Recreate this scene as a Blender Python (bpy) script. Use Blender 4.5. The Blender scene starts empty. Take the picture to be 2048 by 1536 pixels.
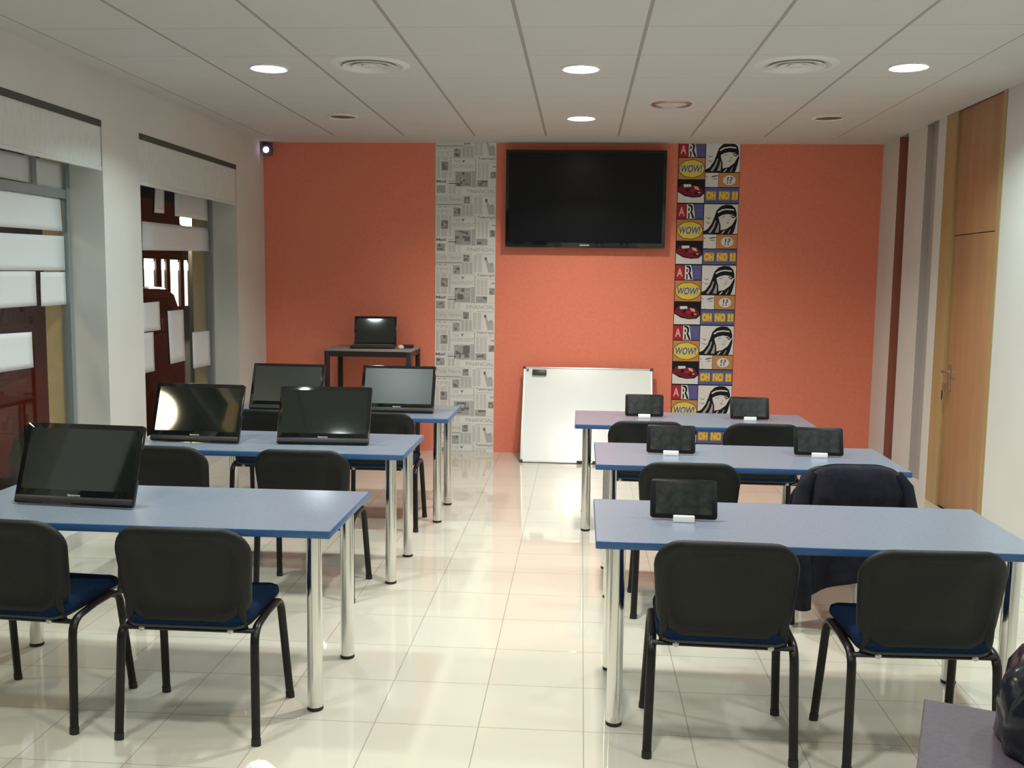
import bpy, bmesh, math, random
from mathutils import Vector, Matrix, Euler
random.seed(7)
C = bpy.context.scene.collection
SC = bpy.context.scene
PI = math.pi

# ------------------------------------------------------------------ camera, world, exposure
CAM = (0.0, 0.0, 1.703)
yaw, pitch, roll = [math.radians(a) for a in (3.944, 6.125, 0.73)]
fwd = Vector((-math.sin(yaw)*math.cos(pitch), math.cos(yaw)*math.cos(pitch), -math.sin(pitch)))
rgt = Vector((math.cos(yaw), math.sin(yaw), 0)); upv = rgt.cross(fwd)
cr = rgt*math.cos(roll) + upv*math.sin(roll)
cu = -rgt*math.sin(roll) + upv*math.cos(roll)
cam = bpy.data.objects.new('camera', bpy.data.cameras.new('camera')); C.objects.link(cam)
cam.matrix_world = Matrix(((cr.x, cu.x, -fwd.x, CAM[0]), (cr.y, cu.y, -fwd.y, CAM[1]), (cr.z, cu.z, -fwd.z, CAM[2]), (0, 0, 0, 1)))
cam.data.sensor_width = 36.0; cam.data.lens = 1969.1/2048*36.0
cam.data.clip_start = 0.05
SC.camera = cam
W = bpy.data.worlds.new('night_sky'); SC.world = W; W.use_nodes = True
W.node_tree.nodes['Background'].inputs[0].default_value = (0.16, 0.15, 0.17, 1)
W.node_tree.nodes['Background'].inputs[1].default_value = 0.10
SC.view_settings.view_transform = 'Standard'; SC.view_settings.look = 'None'
SC.view_settings.exposure = 0.08; SC.view_settings.gamma = 1.0; SC.view_settings.use_curve_mapping = False
LAMP_W = 22.0            # each lit downlight of the room
COOL, WARM = (0.86, 1.0, 0.97), (1.0, 0.93, 0.86)

# ------------------------------------------------------------------ room sizes
H, YB, XL, XR, YN = 2.981, 9.53, -3.10, 2.77, -3.0
TZ = 0.741

# ------------------------------------------------------------------ materials
def mat(name, col, rough=0.5, metal=0.0, spec=0.5, emit=None, es=1.0, coat=0.0):
    m = bpy.data.materials.new(name); m.use_nodes = True
    b = m.node_tree.nodes['Principled BSDF']
    b.inputs['Base Color'].default_value = (*col, 1); b.inputs['Roughness'].default_value = rough
    b.inputs['Metallic'].default_value = metal; b.inputs['Specular IOR Level'].default_value = spec
    b.inputs['Coat Weight'].default_value = coat
    if emit:
        b.inputs['Emission Color'].default_value = (*emit, 1); b.inputs['Emission Strength'].default_value = es
    return m
def nd(m, t, **kw):
    n = m.node_tree.nodes.new(t)
    for k, v in kw.items(): setattr(n, k, v)
    return n
def noisy(m, scale, c1, c2, bump=0.0, bscale=None, stretch=None, detail=3):
    t = m.node_tree; b = t.nodes['Principled BSDF']
    tc = nd(m, 'ShaderNodeTexCoord'); mp = nd(m, 'ShaderNodeMapping')
    t.links.new(tc.outputs['Object'], mp.inputs[0])
    if stretch: mp.inputs['Scale'].default_value = stretch
    n = nd(m, 'ShaderNodeTexNoise'); n.inputs['Scale'].default_value = scale; n.inputs['Detail'].default_value = detail
    r = nd(m, 'ShaderNodeValToRGB'); r.color_ramp.elements[0].color = (*c1, 1); r.color_ramp.elements[1].color = (*c2, 1)
    r.color_ramp.elements[0].position = 0.35; r.color_ramp.elements[1].position = 0.65
    t.links.new(mp.outputs[0], n.inputs['Vector']); t.links.new(n.outputs[0], r.inputs[0]); t.links.new(r.outputs[0], b.inputs['Base Color'])
    if bump:
        n2 = nd(m, 'ShaderNodeTexNoise'); n2.inputs['Scale'].default_value = bscale or scale
        bp = nd(m, 'ShaderNodeBump'); bp.inputs['Strength'].default_value = bump; bp.inputs['Distance'].default_value = 0.01
        t.links.new(mp.outputs[0], n2.inputs['Vector']); t.links.new(n2.outputs[0], bp.inputs['Height']); t.links.new(bp.outputs[0], b.inputs['Normal'])
    return m
def gridded(m, base, line, size, width, offx, offy, vary=0.02, cloud=0.04, cross=1.0):
    """joint lines of a square grid in object X/Y, with a slight tone change from tile to tile"""
    t = m.node_tree; b = t.nodes['Principled BSDF']; L = t.links.new
    tc = nd(m, 'ShaderNodeTexCoord'); sp = nd(m, 'ShaderNodeSeparateXYZ'); L(tc.outputs['Object'], sp.inputs[0])
    masks, cells = [], []
    w0 = width
    for ax, off in ((0, offx), (1, offy)):
        width = w0*(cross if ax else 1.0)
        a = nd(m, 'ShaderNodeMath', operation='SUBTRACT'); L(sp.outputs[ax], a.inputs[0]); a.inputs[1].default_value = off
        d = nd(m, 'ShaderNodeMath', operation='DIVIDE'); L(a.outputs[0], d.inputs[0]); d.inputs[1].default_value = size
        f = nd(m, 'ShaderNodeMath', operation='FRACT'); L(d.outputs[0], f.inputs[0])
        fl = nd(m, 'ShaderNodeMath', operation='FLOOR'); L(d.outputs[0], fl.inputs[0]); cells.append(fl)
        s = nd(m, 'ShaderNodeMath', operation='SUBTRACT'); L(f.outputs[0], s.inputs[0]); s.inputs[1].default_value = 0.5
        ab = nd(m, 'ShaderNodeMath', operation='ABSOLUTE'); L(s.outputs[0], ab.inputs[0])
        g = nd(m, 'ShaderNodeMath', operation='GREATER_THAN'); L(ab.outputs[0], g.inputs[0]); g.inputs[1].default_value = 0.5 - width/size/2
        masks.append(g)
    mx = nd(m, 'ShaderNodeMath', operation='MAXIMUM'); L(masks[0].outputs[0], mx.inputs[0]); L(masks[1].outputs[0], mx.inputs[1])
    cv = nd(m, 'ShaderNodeCombineXYZ'); L(cells[0].outputs[0], cv.inputs[0]); L(cells[1].outputs[0], cv.inputs[1])
    wn = nd(m, 'ShaderNodeTexWhiteNoise', noise_dimensions='2D'); L(cv.outputs[0], wn.inputs['Vector'])
    no = nd(m, 'ShaderNodeTexNoise'); no.inputs['Scale'].default_value = 3.0; L(tc.outputs['Object'], no.inputs['Vector'])
    v1 = nd(m, 'ShaderNodeMath', operation='MULTIPLY_ADD'); L(wn.outputs[0], v1.inputs[0]); v1.inputs[1].default_value = vary; v1.inputs[2].default_value = 1 - vary/2 - cloud/2
    v2 = nd(m, 'ShaderNodeMath', operation='MULTIPLY_ADD'); L(no.outputs[0], v2.inputs[0]); v2.inputs[1].default_value = cloud; L(v1.outputs[0], v2.inputs[2])
    vm = nd(m, 'ShaderNodeVectorMath', operation='SCALE'); vm.inputs[0].default_value = base; L(v2.outputs[0], vm.inputs['Scale'])
    mix = nd(m, 'ShaderNodeMix', data_type='RGBA'); L(mx.outputs[0], mix.inputs['Factor']); L(vm.outputs[0], mix.inputs['A']); mix.inputs['B'].default_value = (*line, 1)
    L(mix.outputs['Result'], b.inputs['Base Color'])
    bp = nd(m, 'ShaderNodeBump', invert=True); bp.inputs['Strength'].default_value = 0.4; bp.inputs['Distance'].default_value = 0.003
    L(mx.outputs[0], bp.inputs['Height']); L(bp.outputs[0], b.inputs['Normal'])
    return m
M = {}
M['floor'] = gridded(mat('cream_polished_tile', (0.7, 0.68, 0.58), 0.035, spec=0.75), (0.60, 0.575, 0.485), (0.36, 0.34, 0.29), 0.4, 0.004, -0.359, 3.577)
M['ceil'] = gridded(mat('ceiling_panel', (0.7, 0.7, 0.68), 0.9, spec=0.2), (0.66, 0.65, 0.63), (0.40, 0.37, 0.35), 0.646, 0.02, -0.344, 6.477, cross=0.22)
M['plaster'] = noisy(mat('white_plaster', (0.72, 0.71, 0.67), 0.8, spec=0.25), 2.0, (0.70, 0.69, 0.65), (0.73, 0.72, 0.68))
M['ceilplain'] = noisy(mat('ceiling_plaster', (0.66, 0.65, 0.63), 0.9, spec=0.2), 2.0, (0.63, 0.62, 0.60), (0.66, 0.65, 0.63))
M['orange'] = noisy(mat('orange_paint', (0.74, 0.16, 0.06), 0.6, spec=0.3), 30.0, (0.84, 0.245, 0.155), (0.88, 0.265, 0.17))
M['recess'] = mat('red_brown_recess', (0.36, 0.13, 0.09), 0.6)  # one even red-brown for the faces of the first recess
M['greypanel'] = mat('grey_recess_panel', (0.47, 0.41, 0.38), 0.6)
M['wood'] = noisy(mat('beech_veneer', (0.5, 0.26, 0.1), 0.4), 3.0, (0.41, 0.215, 0.10), (0.47, 0.255, 0.125), stretch=(3, 3, 0.3))
M['woodframe'] = noisy(mat('light_beech', (0.5, 0.3, 0.1), 0.4), 3.0, (0.42, 0.285, 0.125), (0.47, 0.325, 0.15), stretch=(3, 3, 0.3))
M['blind'] = noisy(mat('white_blind', (0.72, 0.74, 0.72), 0.7, spec=0.3), 60.0, (0.68, 0.71, 0.68), (0.74, 0.76, 0.74), stretch=(1, 1, 0.2))
M['gap'] = mat('dark_shadow_gap', (0.08, 0.08, 0.07), 0.8)
M['alu'] = mat('grey_aluminium', (0.30, 0.33, 0.34), 0.45, 0.3)
M['tan'] = noisy(mat('tan_stone', (0.5, 0.36, 0.17), 0.8), 8.0, (0.76, 0.57, 0.29), (0.82, 0.63, 0.34))
M['paper'] = mat('white_paper', (0.80, 0.82, 0.84), 0.7, spec=0.2)
M['laminate'] = noisy(mat('blue_laminate', (0.1, 0.2, 0.4), 0.27, spec=0.8), 90.0, (0.185, 0.225, 0.285), (0.205, 0.245, 0.31))
M['edge'] = mat('blue_edge_band', (0.035, 0.105, 0.26), 0.35)
M['laminate2'] = noisy(mat('purple_grey_laminate', (0.15, 0.13, 0.15), 0.45, spec=0.3), 90.0, (0.075, 0.062, 0.078), (0.092, 0.076, 0.094))
M['tabletcase'] = mat('black_tablet_case', (0.006, 0.007, 0.008), 0.35, spec=0.25)
M['chrome'] = mat('chrome', (0.80, 0.80, 0.78), 0.16, 1.0)
M['steel'] = mat('brushed_steel', (0.55, 0.53, 0.50), 0.3, 1.0)
M['black'] = mat('black_plastic', (0.022, 0.024, 0.024), 0.42)
M['shell'] = noisy(mat('black_textured_plastic', (0.03, 0.03, 0.03), 0.5, spec=0.3), 250.0, (0.007, 0.008, 0.0072), (0.010, 0.011, 0.010), 0.15, 300.0)
M['tube'] = mat('black_lacquered_steel', (0.010, 0.008, 0.008), 0.32, spec=0.35)
M['rubber'] = mat('black_rubber', (0.015, 0.015, 0.015), 0.7)
M['navy'] = noisy(mat('navy_fabric', (0.01, 0.03, 0.09), 0.95, spec=0.1), 220.0, (0.004, 0.013, 0.036), (0.007, 0.020, 0.054), 0.3, 260.0)
M['gloss'] = mat('glossy_black_bezel', (0.008, 0.009, 0.009), 0.06, spec=0.6)
M['screen'] = mat('dark_screen_glass', (0.010, 0.014, 0.012), 0.05, spec=0.8)
M['tabscreen'] = noisy(mat('smudged_tablet_glass', (0.02, 0.025, 0.025), 0.3, spec=0.15), 25.0, (0.012, 0.014, 0.014), (0.030, 0.034, 0.034))
M['tvscreen'] = mat('television_glass', (0.006, 0.007, 0.010), 0.28, spec=0.25)
M['mattescreen'] = mat('matte_screen', (0.010, 0.014, 0.013), 0.30, spec=0.9)
M['logo'] = mat('silver_print', (0.6, 0.6, 0.6), 0.4)
M['whiteplastic'] = mat('white_plastic', (0.92, 0.92, 0.92), 0.35)
M['board'] = mat('whiteboard_enamel', (0.80, 0.86, 0.84), 0.25, spec=0.5)
M['boardframe'] = mat('anodised_frame', (0.62, 0.62, 0.58), 0.35, 0.6)
M['darkwood'] = mat('dark_metal_frame', (0.022, 0.012, 0.012), 0.4)
M['greytop'] = mat('grey_table_top', (0.34, 0.30, 0.29), 0.35)
M['grey'] = mat('grey_felt', (0.16, 0.155, 0.16), 0.8)
M['jacket'] = noisy(mat('black_jacket_cloth', (0.012, 0.012, 0.02), 0.85, spec=0.2), 14.0, (0.008, 0.009, 0.016), (0.016, 0.015, 0.024), 0.3, 40.0)
M['leather'] = noisy(mat('glossy_black_leather', (0.012, 0.014, 0.02), 0.16, spec=0.7), 9.0, (0.008, 0.010, 0.016), (0.016, 0.018, 0.028), 0.55, 14.0)
M['lamptrim'] = mat('white_lamp_trim', (0.80, 0.80, 0.78), 0.4)
M['reflector'] = mat('unlit_lamp_reflector', (0.20, 0.15, 0.13), 0.35, 0.6)
M['camlens'] = mat('camera_glow', (0.3, 0.1, 0.4), 0.2, emit=(0.85, 0.55, 1.0), es=4.0)
M['ventdark'] = mat('vent_shadow', (0.10, 0.09, 0.08), 0.8)
M['copper'] = mat('pinkish_metal_ring', (0.62, 0.42, 0.36), 0.35, 0.7)
def lampmat(name, col): return mat(name, (0.9, 0.9, 0.9), 0.4, emit=col, es=14.0)
M['lampcool'] = lampmat('cool_lamp_glass', COOL); M['lampwarm'] = lampmat('warm_lamp_glass', WARM)
def glassmat():
    m = bpy.data.materials.new('window_glass'); m.use_nodes = True; t = m.node_tree
    for n in list(t.nodes):
        if n.type != 'OUTPUT_MATERIAL': t.nodes.remove(n)
    out = [n for n in t.nodes if n.type == 'OUTPUT_MATERIAL'][0]
    tr = nd(m, 'ShaderNodeBsdfTransparent'); tr.inputs[0].default_value = (0.97, 0.98, 0.975, 1)
    gl = nd(m, 'ShaderNodeBsdfGlossy'); gl.inputs['Roughness'].default_value = 0.02
    fr = nd(m, 'ShaderNodeFresnel'); fr.inputs[0].default_value = 1.5
    mx = nd(m, 'ShaderNodeMixShader')
    ge = nd(m, 'ShaderNodeNewGeometry'); iv = nd(m, 'ShaderNodeMath', operation='SUBTRACT'); iv.inputs[0].default_value = 1.0; t.links.new(ge.outputs['Backfacing'], iv.inputs[1])
    mu = nd(m, 'ShaderNodeMath', operation='MULTIPLY'); t.links.new(fr.outputs[0], mu.inputs[0]); t.links.new(iv.outputs[0], mu.inputs[1])
    t.links.new(mu.outputs[0], mx.inputs[0]); t.links.new(tr.outputs[0], mx.inputs[1]); t.links.new(gl.outputs[0], mx.inputs[2]); t.links.new(mx.outputs[0], out.inputs[0])
    return m
M['glass'] = glassmat()

# ------------------------------------------------------------------ mesh helpers
class MB:
    """collects shapes, then links them as ONE mesh object"""
    def __init__(s): s.v, s.f, s.m, s.sm, s.mats = [], [], [], [], []
    def mi(s, m):
        m = M[m] if isinstance(m, str) else m
        if m not in s.mats: s.mats.append(m)
        return s.mats.index(m)
    def add(s, vs, fs, m, smooth=False, T=None):
        o = len(s.v); i = s.mi(m)
        for p in vs:
            p = Vector(p); s.v.append(T @ p if T else p)
        for f in fs: s.f.append([o+k for k in f]); s.m.append(i); s.sm.append(smooth)
        return s
    def box(s, x0, x1, y0, y1, z0, z1, m, bev=0.0, T=None, seg=2):
        b = bmesh.new(); bmesh.ops.create_cube(b, size=1.0)
        for v in b.verts: v.co = Vector(((x0+x1)/2+v.co.x*(x1-x0), (y0+y1)/2+v.co.y*(y1-y0), (z0+z1)/2+v.co.z*(z1-z0)))
        if bev: bmesh.ops.bevel(b, geom=list(b.edges), offset=bev, segments=seg, profile=0.5, affect='EDGES')
        return s.bm(b, m, bool(bev), T)
    def bm(s, b, m, smooth=False, T=None):
        b.verts.ensure_lookup_table(); b.verts.index_update()
        s.add([v.co.copy() for v in b.verts], [[v.index for v in f.verts] for f in b.faces], m, smooth, T); b.free(); return s
    def prism(s, pts, h, m, T=None, smooth=False, bev=0.0):
        """2D outline in local XY extruded to z=h"""
        b = bmesh.new(); vs = [b.verts.new((x, y, 0)) for x, y in pts]; f = b.faces.new(vs)
        r = bmesh.ops.extrude_face_region(b, geom=[f]); bmesh.ops.translate(b, vec=(0, 0, h), verts=[e for e in r['geom'] if isinstance(e, bmesh.types.BMVert)])
        if bev:
            ed = [e for e in b.edges if abs(e.verts[0].co.z-e.verts[1].co.z) < 1e-6]
            bmesh.ops.bevel(b, geom=ed, offset=bev, segments=2, profile=0.5, affect='EDGES')
        bmesh.ops.recalc_face_normals(b, faces=b.faces)
        return s.bm(b, m, smooth, T)
    def tube(s, pts, r, m, seg=14, r2=None, ref=None, T=None, cap=True):
        pts = [Vector(p) for p in pts]; vs, fs = [], []
        n = len(pts); u = None
        for i, p in enumerate(pts):
            d = ((pts[i+1]-p).normalized() if i < n-1 else Vector((0, 0, 0))) + ((p-pts[i-1]).normalized() if i else Vector((0, 0, 0)))
            d.normalize()
            if u is None:
                a = Vector(ref) if ref else (Vector((1, 0, 0)) if abs(d.x) < 0.8 else Vector((0, 1, 0)))
                u = (a-d*a.dot(d)).normalized()
            else: u = (u-d*u.dot(d)).normalized()
            w = d.cross(u); rr = r[i] if isinstance(r, (list, tuple)) else r
            for k in range(seg):
                a = 2*PI*k/seg; vs.append(p+u*math.cos(a)*rr+w*math.sin(a)*(r2 if r2 else rr))
        for i in range(n-1):
            for k in range(seg): fs.append([i*seg+k, i*seg+(k+1) % seg, (i+1)*seg+(k+1) % seg, (i+1)*seg+k])
        if cap: fs.append(list(range(seg))[::-1]); fs.append([(n-1)*seg+k for k in range(seg)])
        return s.add(vs, fs, m, True, T)
    def lathe(s, prof, m, seg=40, T=None, cap0=False, cap1=False):
        vs, fs = [], []
        for r, z in prof:
            for k in range(seg): a = 2*PI*k/seg; vs.append((r*math.cos(a), r*math.sin(a), z))
        for i in range(len(prof)-1):
            for k in range(seg): fs.append([i*seg+k, i*seg+(k+1) % seg, (i+1)*seg+(k+1) % seg, (i+1)*seg+k])
        if cap0: fs.append(list(range(seg))[::-1])
        if cap1: fs.append([(len(prof)-1)*seg+k for k in range(seg)])
        return s.add(vs, fs, m, True, T)
    def grid(s, P, m, smooth=True, T=None, closed_u=False):
        """P = rows of points"""
        nu = len(P[0]); vs = [p for row in P for p in row]; fs = []
        for i in range(len(P)-1):
            for k in range(nu if closed_u else nu-1): fs.append([i*nu+k, i*nu+(k+1) % nu, (i+1)*nu+(k+1) % nu, (i+1)*nu+k])
        return s.add(vs, fs, m, smooth, T)
    def build(s, name, parent=None, loc=None, rot=None, sharp=40, recalc=False):
        me = bpy.data.meshes.new(name); me.from_pydata([tuple(v) for v in s.v], [], s.f)
        for m in s.mats: me.materials.append(m)
        for p, i, sm in zip(me.polygons, s.m, s.sm): p.material_index = i; p.use_smooth = sm
        if recalc:
            b = bmesh.new(); b.from_mesh(me); bmesh.ops.recalc_face_normals(b, faces=b.faces); b.to_mesh(me); b.free()
        me.update()
        if any(s.sm): me.set_sharp_from_angle(angle=math.radians(sharp))
        o = bpy.data.objects.new(name, me); C.objects.link(o)
        if parent: o.parent = parent
        if loc is not None: o.location = loc
        if rot is not None: o.rotation_euler = rot
        return o
def tag(o, label, cat, group=None, kind=None):
    o['label'] = label; o['category'] = cat
    if group: o['group'] = group
    if kind: o['kind'] = kind
    return o
def thing(name, label, cat, loc=(0, 0, 0), rz=0.0, group=None):
    o = bpy.data.objects.new(name, None); C.objects.link(o); o.location = loc; o.rotation_euler = (0, 0, rz); o.empty_display_size = 0.1
    return tag(o, label, cat, group)
def struct(o): o['kind'] = 'structure'; return o
def dup(root, loc, rz, label):
    def cp(o, par):
        c = o.copy(); C.objects.link(c); c.parent = par
        for ch in kids[o.name]: cp(ch, c)
        return c
    kids = {}
    def gather(o): kids[o.name] = list(o.children); [gather(x) for x in o.children]
    gather(root)
    r = cp(root, None); r.location = loc; r.rotation_euler = (0, 0, rz); r['label'] = label
    return r
def rrect(w, h, r, n=6, cx=0.0, cy=0.0):
    """rounded rectangle outline; r = one radius or (bl, br, tr, tl)"""
    if not isinstance(r, (list, tuple)): r = (r,)*4
    out = []
    for (sx, sy, a0), q in zip(((-1, -1, PI), (1, -1, 1.5*PI), (1, 1, 0), (-1, 1, 0.5*PI)), r):
        for k in range(n+1):
            a = a0+0.5*PI*k/n; out.append((cx+sx*(w/2-q)+q*math.cos(a), cy+sy*(h/2-q)+q*math.sin(a)))
    return out
def text_mesh(txt, size, shear=0.0, bold=0.0):
    cu_ = bpy.data.curves.new('t', 'FONT'); cu_.body = txt; cu_.size = size; cu_.shear = shear; cu_.offset = bold; cu_.resolution_u = 3
    o = bpy.data.objects.new('t', cu_); C.objects.link(o); bpy.context.view_layer.update()
    me = o.evaluated_get(bpy.context.evaluated_depsgraph_get()).to_mesh()
    v = [tuple(p.co) for p in me.vertices]; f = [list(p.vertices) for p in me.polygons]
    bpy.data.objects.remove(o); bpy.data.curves.remove(cu_)
    xs = [p[0] for p in v]; ys = [p[1] for p in v]
    return v, f, (min(xs), max(xs), min(ys), max(ys))
def add_text(mb, txt, x0, x1, y0, y1, m, T, z=0.0, shear=0.0, bold=0.0):
    """text fitted into the box x0..x1, y0..y1 of the local XY plane T"""
    v, f, (a, b, c, d) = text_mesh(txt, 1.0, shear, bold)
    mb.add([(x0+(p[0]-a)/(b-a)*(x1-x0), y0+(p[1]-c)/(d-c)*(y1-y0), z) for p in v], f, m, False, T)

# ------------------------------------------------------------------ setting
struct(MB().add([(XL-0.02, YN, 0), (XR, YN, 0), (XR, YB, 0), (XL-0.02, YB, 0), (XL-0.02, YN, -0.12), (XR, YN, -0.12), (XR, YB, -0.12), (XL-0.02, YB, -0.12)],
       [[0, 1, 2, 3], [7, 6, 5, 4], [0, 4, 5, 1], [1, 5, 6, 2], [2, 6, 7, 3], [3, 7, 4, 0]], 'floor').build('floor'))
GX0, GX1, GY1 = -2.928, 2.24, 9.061
cb = MB().box(GX0, GX1, YN, GY1, H, H+0.05, 'ceil')
cb.box(XL, GX0, YN, YB, H, H+0.05, 'ceilplain').box(GX1, XR, YN, YB, H, H+0.05, 'ceilplain').box(GX0, GX1, GY1, YB, H, H+0.05, 'ceilplain')
struct(cb.build('ceiling'))
struct(MB().box(XL-0.5, XR+0.4, YB, YB+0.12, -0.1, H+0.05, 'orange').build('wall_back'))
struct(MB().box(XL-0.5, XR+0.4, YN-0.12, YN, -0.1, H+0.05, 'plaster').build('wall_front'))
# left wall: lintel above the blinds, pillars between the shop windows, low plinth
ZL, ZS = 2.668, 0.10
lw = MB().box(XL-0.42, XL, YN, YB, ZL+0.012, H+0.05, 'plaster')
PIL = [(8.76, YB), (6.27, 6.81), (2.3, 2.85), (YN, -1.6)]
for a, b in PIL: lw.box(XL-0.28, XL, a, b, 0, ZL+0.012, 'plaster')
for a, b in PIL: lw.box(XL-0.42, XL-0.28, a, b, 0, ZL+0.012, 'tan')
WIN = [(6.81, 8.76), (2.85, 6.27), (-1.6, 2.3)]
for a, b in WIN: lw.box(XL-0.42, XL, a, b, -0.1, ZS, 'plaster')
struct(lw.build('wall_left'))
# window frames with their panes
XG = -3.355
def window(i, a, b, tz, mull):
    f = MB(); t = 0.045
    for y0, y1 in ((a, a+t), (b-t, b)): f.box(XG-0.03, XG+0.03, y0, y1, ZS, ZL, 'alu')
    f.box(XG-0.03, XG+0.03, a+t, b-t, ZS, ZS+t, 'alu'); f.box(XG-0.03, XG+0.03, a+t, b-t, ZL-t, ZL, 'alu')
    for z in tz: f.box(XG-0.025, XG+0.025, a+t, b-t, z-0.028, z+0.028, 'alu')
    for y, z0, z1 in mull: f.box(XG-0.022, XG+0.022, y-0.026, y+0.026, z0, z1, 'alu')
    o = struct(f.build('window_%d' % i))
    struct(MB().box(XG-0.004, XG+0.002, a+t*0.5, b-t*0.5, ZS+0.02, ZL-0.02, 'glass').build('glass', o))
window(1, 6.81, 8.76, [], [])
window(2, 2.85, 6.27, [2.205], [(5.87, 2.234, ZL-0.045), (4.3, ZS+0.045, 2.176)])
window(3, -1.6, 2.3, [2.205], [(0.35, ZS+0.045, 2.176)])
# right wall: recess in brown, recess with a grey panel, door
R1a, R1b, R2a, R2b = 8.82, 9.06, 8.10, 8.36
DO0, DO1 = 6.84, 7.91
rw = MB()
T0 = XR; T1 = XR+0.25
for a, b in ((R1b, YB), (R2b, R1a), (DO1, R2a), (YN, DO0)): rw.box(T0, T1, a, b, 0, H+0.05, 'plaster')
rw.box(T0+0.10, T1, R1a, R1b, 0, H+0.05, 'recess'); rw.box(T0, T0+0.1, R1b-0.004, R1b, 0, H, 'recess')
rw.box(T0+0.055, T1, R2a, R2b, 0, H+0.05, 'greypanel'); rw.box(T0, T0+0.055, R2b-0.004, R2b, 0.08, H, 'greypanel'); rw.box(T0, T0+0.055, R2a, R2b, 0, 0.08, 'plaster')
rw.box(T0+0.12, T1, DO0, DO1, 0, H+0.05, 'plaster')
struct(rw.build('wall_right'))
dr = struct(MB().box(T0+0.012, T0+0.06, 6.895, 7.68, 0.008, 2.06, 'wood', 0.002).build('door_1'))
fr = MB().box(T0-0.008, T0+0.07, 7.683, DO1, 0, H, 'woodframe').box(T0-0.008, T0+0.07, DO0, 6.892, 0, H, 'woodframe')
struct(fr.build('door_frame', dr))
struct(MB().box(T0+0.010, T0+0.06, 6.895, 7.68, 2.066, H, 'wood', 0.002).build('transom_panel', dr))
hd = MB().box(T0+0.004, T0+0.012, 7.575, 7.615, 0.90, 1.10, 'steel', 0.002)
hd.tube([(T0+0.008, 7.595, 1.045), (T0-0.045, 7.595, 1.045), (T0-0.05, 7.585, 1.045), (T0-0.05, 7.47, 1.043)], 0.009, 'steel', 10)
struct(hd.build('handle', dr))
kt = thing('key_bunch', 'small bunch of keys hanging from the lock of the beech door', 'keys', (T0-0.002, 7.60, 0.945))
MB().box(-0.035, 0.004, -0.004, 0.004, -0.004, 0.012, 'steel').build('lock_key', kt)
MB().tube([(-0.03+0.0*k, 0.022*math.sin(k/12*2*PI), -0.02+0.022*math.cos(k/12*2*PI)) for k in range(13)], 0.002, 'steel', 6, cap=False).build('ring', kt)
for dy, a in ((-0.012, 0.2), (0.004, -0.05), (0.02, -0.25)):
    MB().box(-0.034, -0.028, dy-0.011, dy+0.011, -0.115, -0.04, 'steel', 0.002).build('key', kt, rot=(a*0.5, 0, 0))
# roller blinds in front of the windows
for i, (a, b, zb, zt, lab) in enumerate(((6.822, 8.748, 2.335, 2.355, 'white roller blind pulled a little way down over the window nearest the orange wall'),
                               (2.86, 6.262, 2.372, 2.372, 'long white roller blind pulled a little way down over the window nearest the viewer'))):
    t = thing('roller_blind', lab, 'blind', (XL, (a+b)/2, zb), 0, 'roller blinds along the window wall')
    L = (b-a)/2
    MB().box(-0.012, -0.006, -L, L, 0.0, ZL-zb-0.03, 'blind').build('fabric', t)
    MB().box(-0.022, 0.0, -L, L, -0.012, 0.012, 'blind', 0.004).build('bottom_rail', t)
    MB().box(-0.075, 0.004, -L, L, ZL-zb-0.03, ZL-zb+0.01, 'gap').build('shadow_gap_headrail', t)  # dark colour stands in for the shadow gap above the blind

# ------------------------------------------------------------------ downlights, vents, camera
def lamp(x, y, kind, label, group='round downlights in the ceiling grid'):
    t = thing('downlight', label, 'ceiling light', (x, y, H), 0, group)
    on = kind != 'off'
    MB().lathe([(0.094, 0.03), (0.100, -0.002), (0.112, -0.010), (0.122, -0.006), (0.124, 0.0)], 'lamptrim').build('trim_ring', t)
    if on:
        MB().lathe([(0.0, -0.013), (0.05, -0.012), (0.085, -0.007), (0.098, 0.0), (0.098, 0.012)], 'lampwarm' if kind == 'warm' else 'lampcool').build('glass', t)
        ld = bpy.data.lights.new('lamp_light', 'AREA'); ld.shape = 'DISK'; ld.size = 0.17; ld.energy = LAMP_W*(1.3 if kind == 'warm' else 0.85)*(0.6 if y < 3 else 1.0)
        ld.color = WARM if kind == 'warm' else COOL; ld.spread = math.radians(138)
        lo = bpy.data.objects.new('lamp_light', ld); C.objects.link(lo); lo.parent = t; lo.location = (0, 0, -0.03)
    else:
        MB().lathe([(0.0, -0.004), (0.05, -0.003), (0.09, 0.0), (0.1, 0.0)], 'reflector').build('reflector', t)
LX = (-1.96, -0.03, 1.91)
pos = {0: 'left', 1: 'middle', 2: 'right'}
for i, x in enumerate(LX):
    lamp(x, 6.155 + (0.03 if i == 1 else 0), ('cool', 'warm', 'cool')[i], 'lit round ceiling downlight, %s one of the row of three across the ceiling' % ('leftmost', 'middle', 'rightmost')[i])
lamp(-0.028, 8.045, 'warm', 'lit round ceiling downlight just in front of the wall television')
lamp(-1.946, 8.0, 'off', 'unlit round ceiling downlight near the orange wall, left of the television')
lamp(1.901, 8.03, 'off', 'unlit round ceiling downlight near the orange wall, right of the comic wallpaper')
lamp(-0.03, 4.5, 'warm', 'lit downlight at the top edge of the picture, over the aisle')
rows = {4.3: 'second', 2.43: 'third', 0.57: 'fourth'}
for y, nm in rows.items():
    for i, x in enumerate(LX):
        if y == 4.3 and i == 1: continue
        lamp(x, y, ('cool', 'warm', 'cool')[i], 'lit ceiling downlight outside the picture, %s of the %s row counted from the orange wall' % (pos[i], nm))
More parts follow.
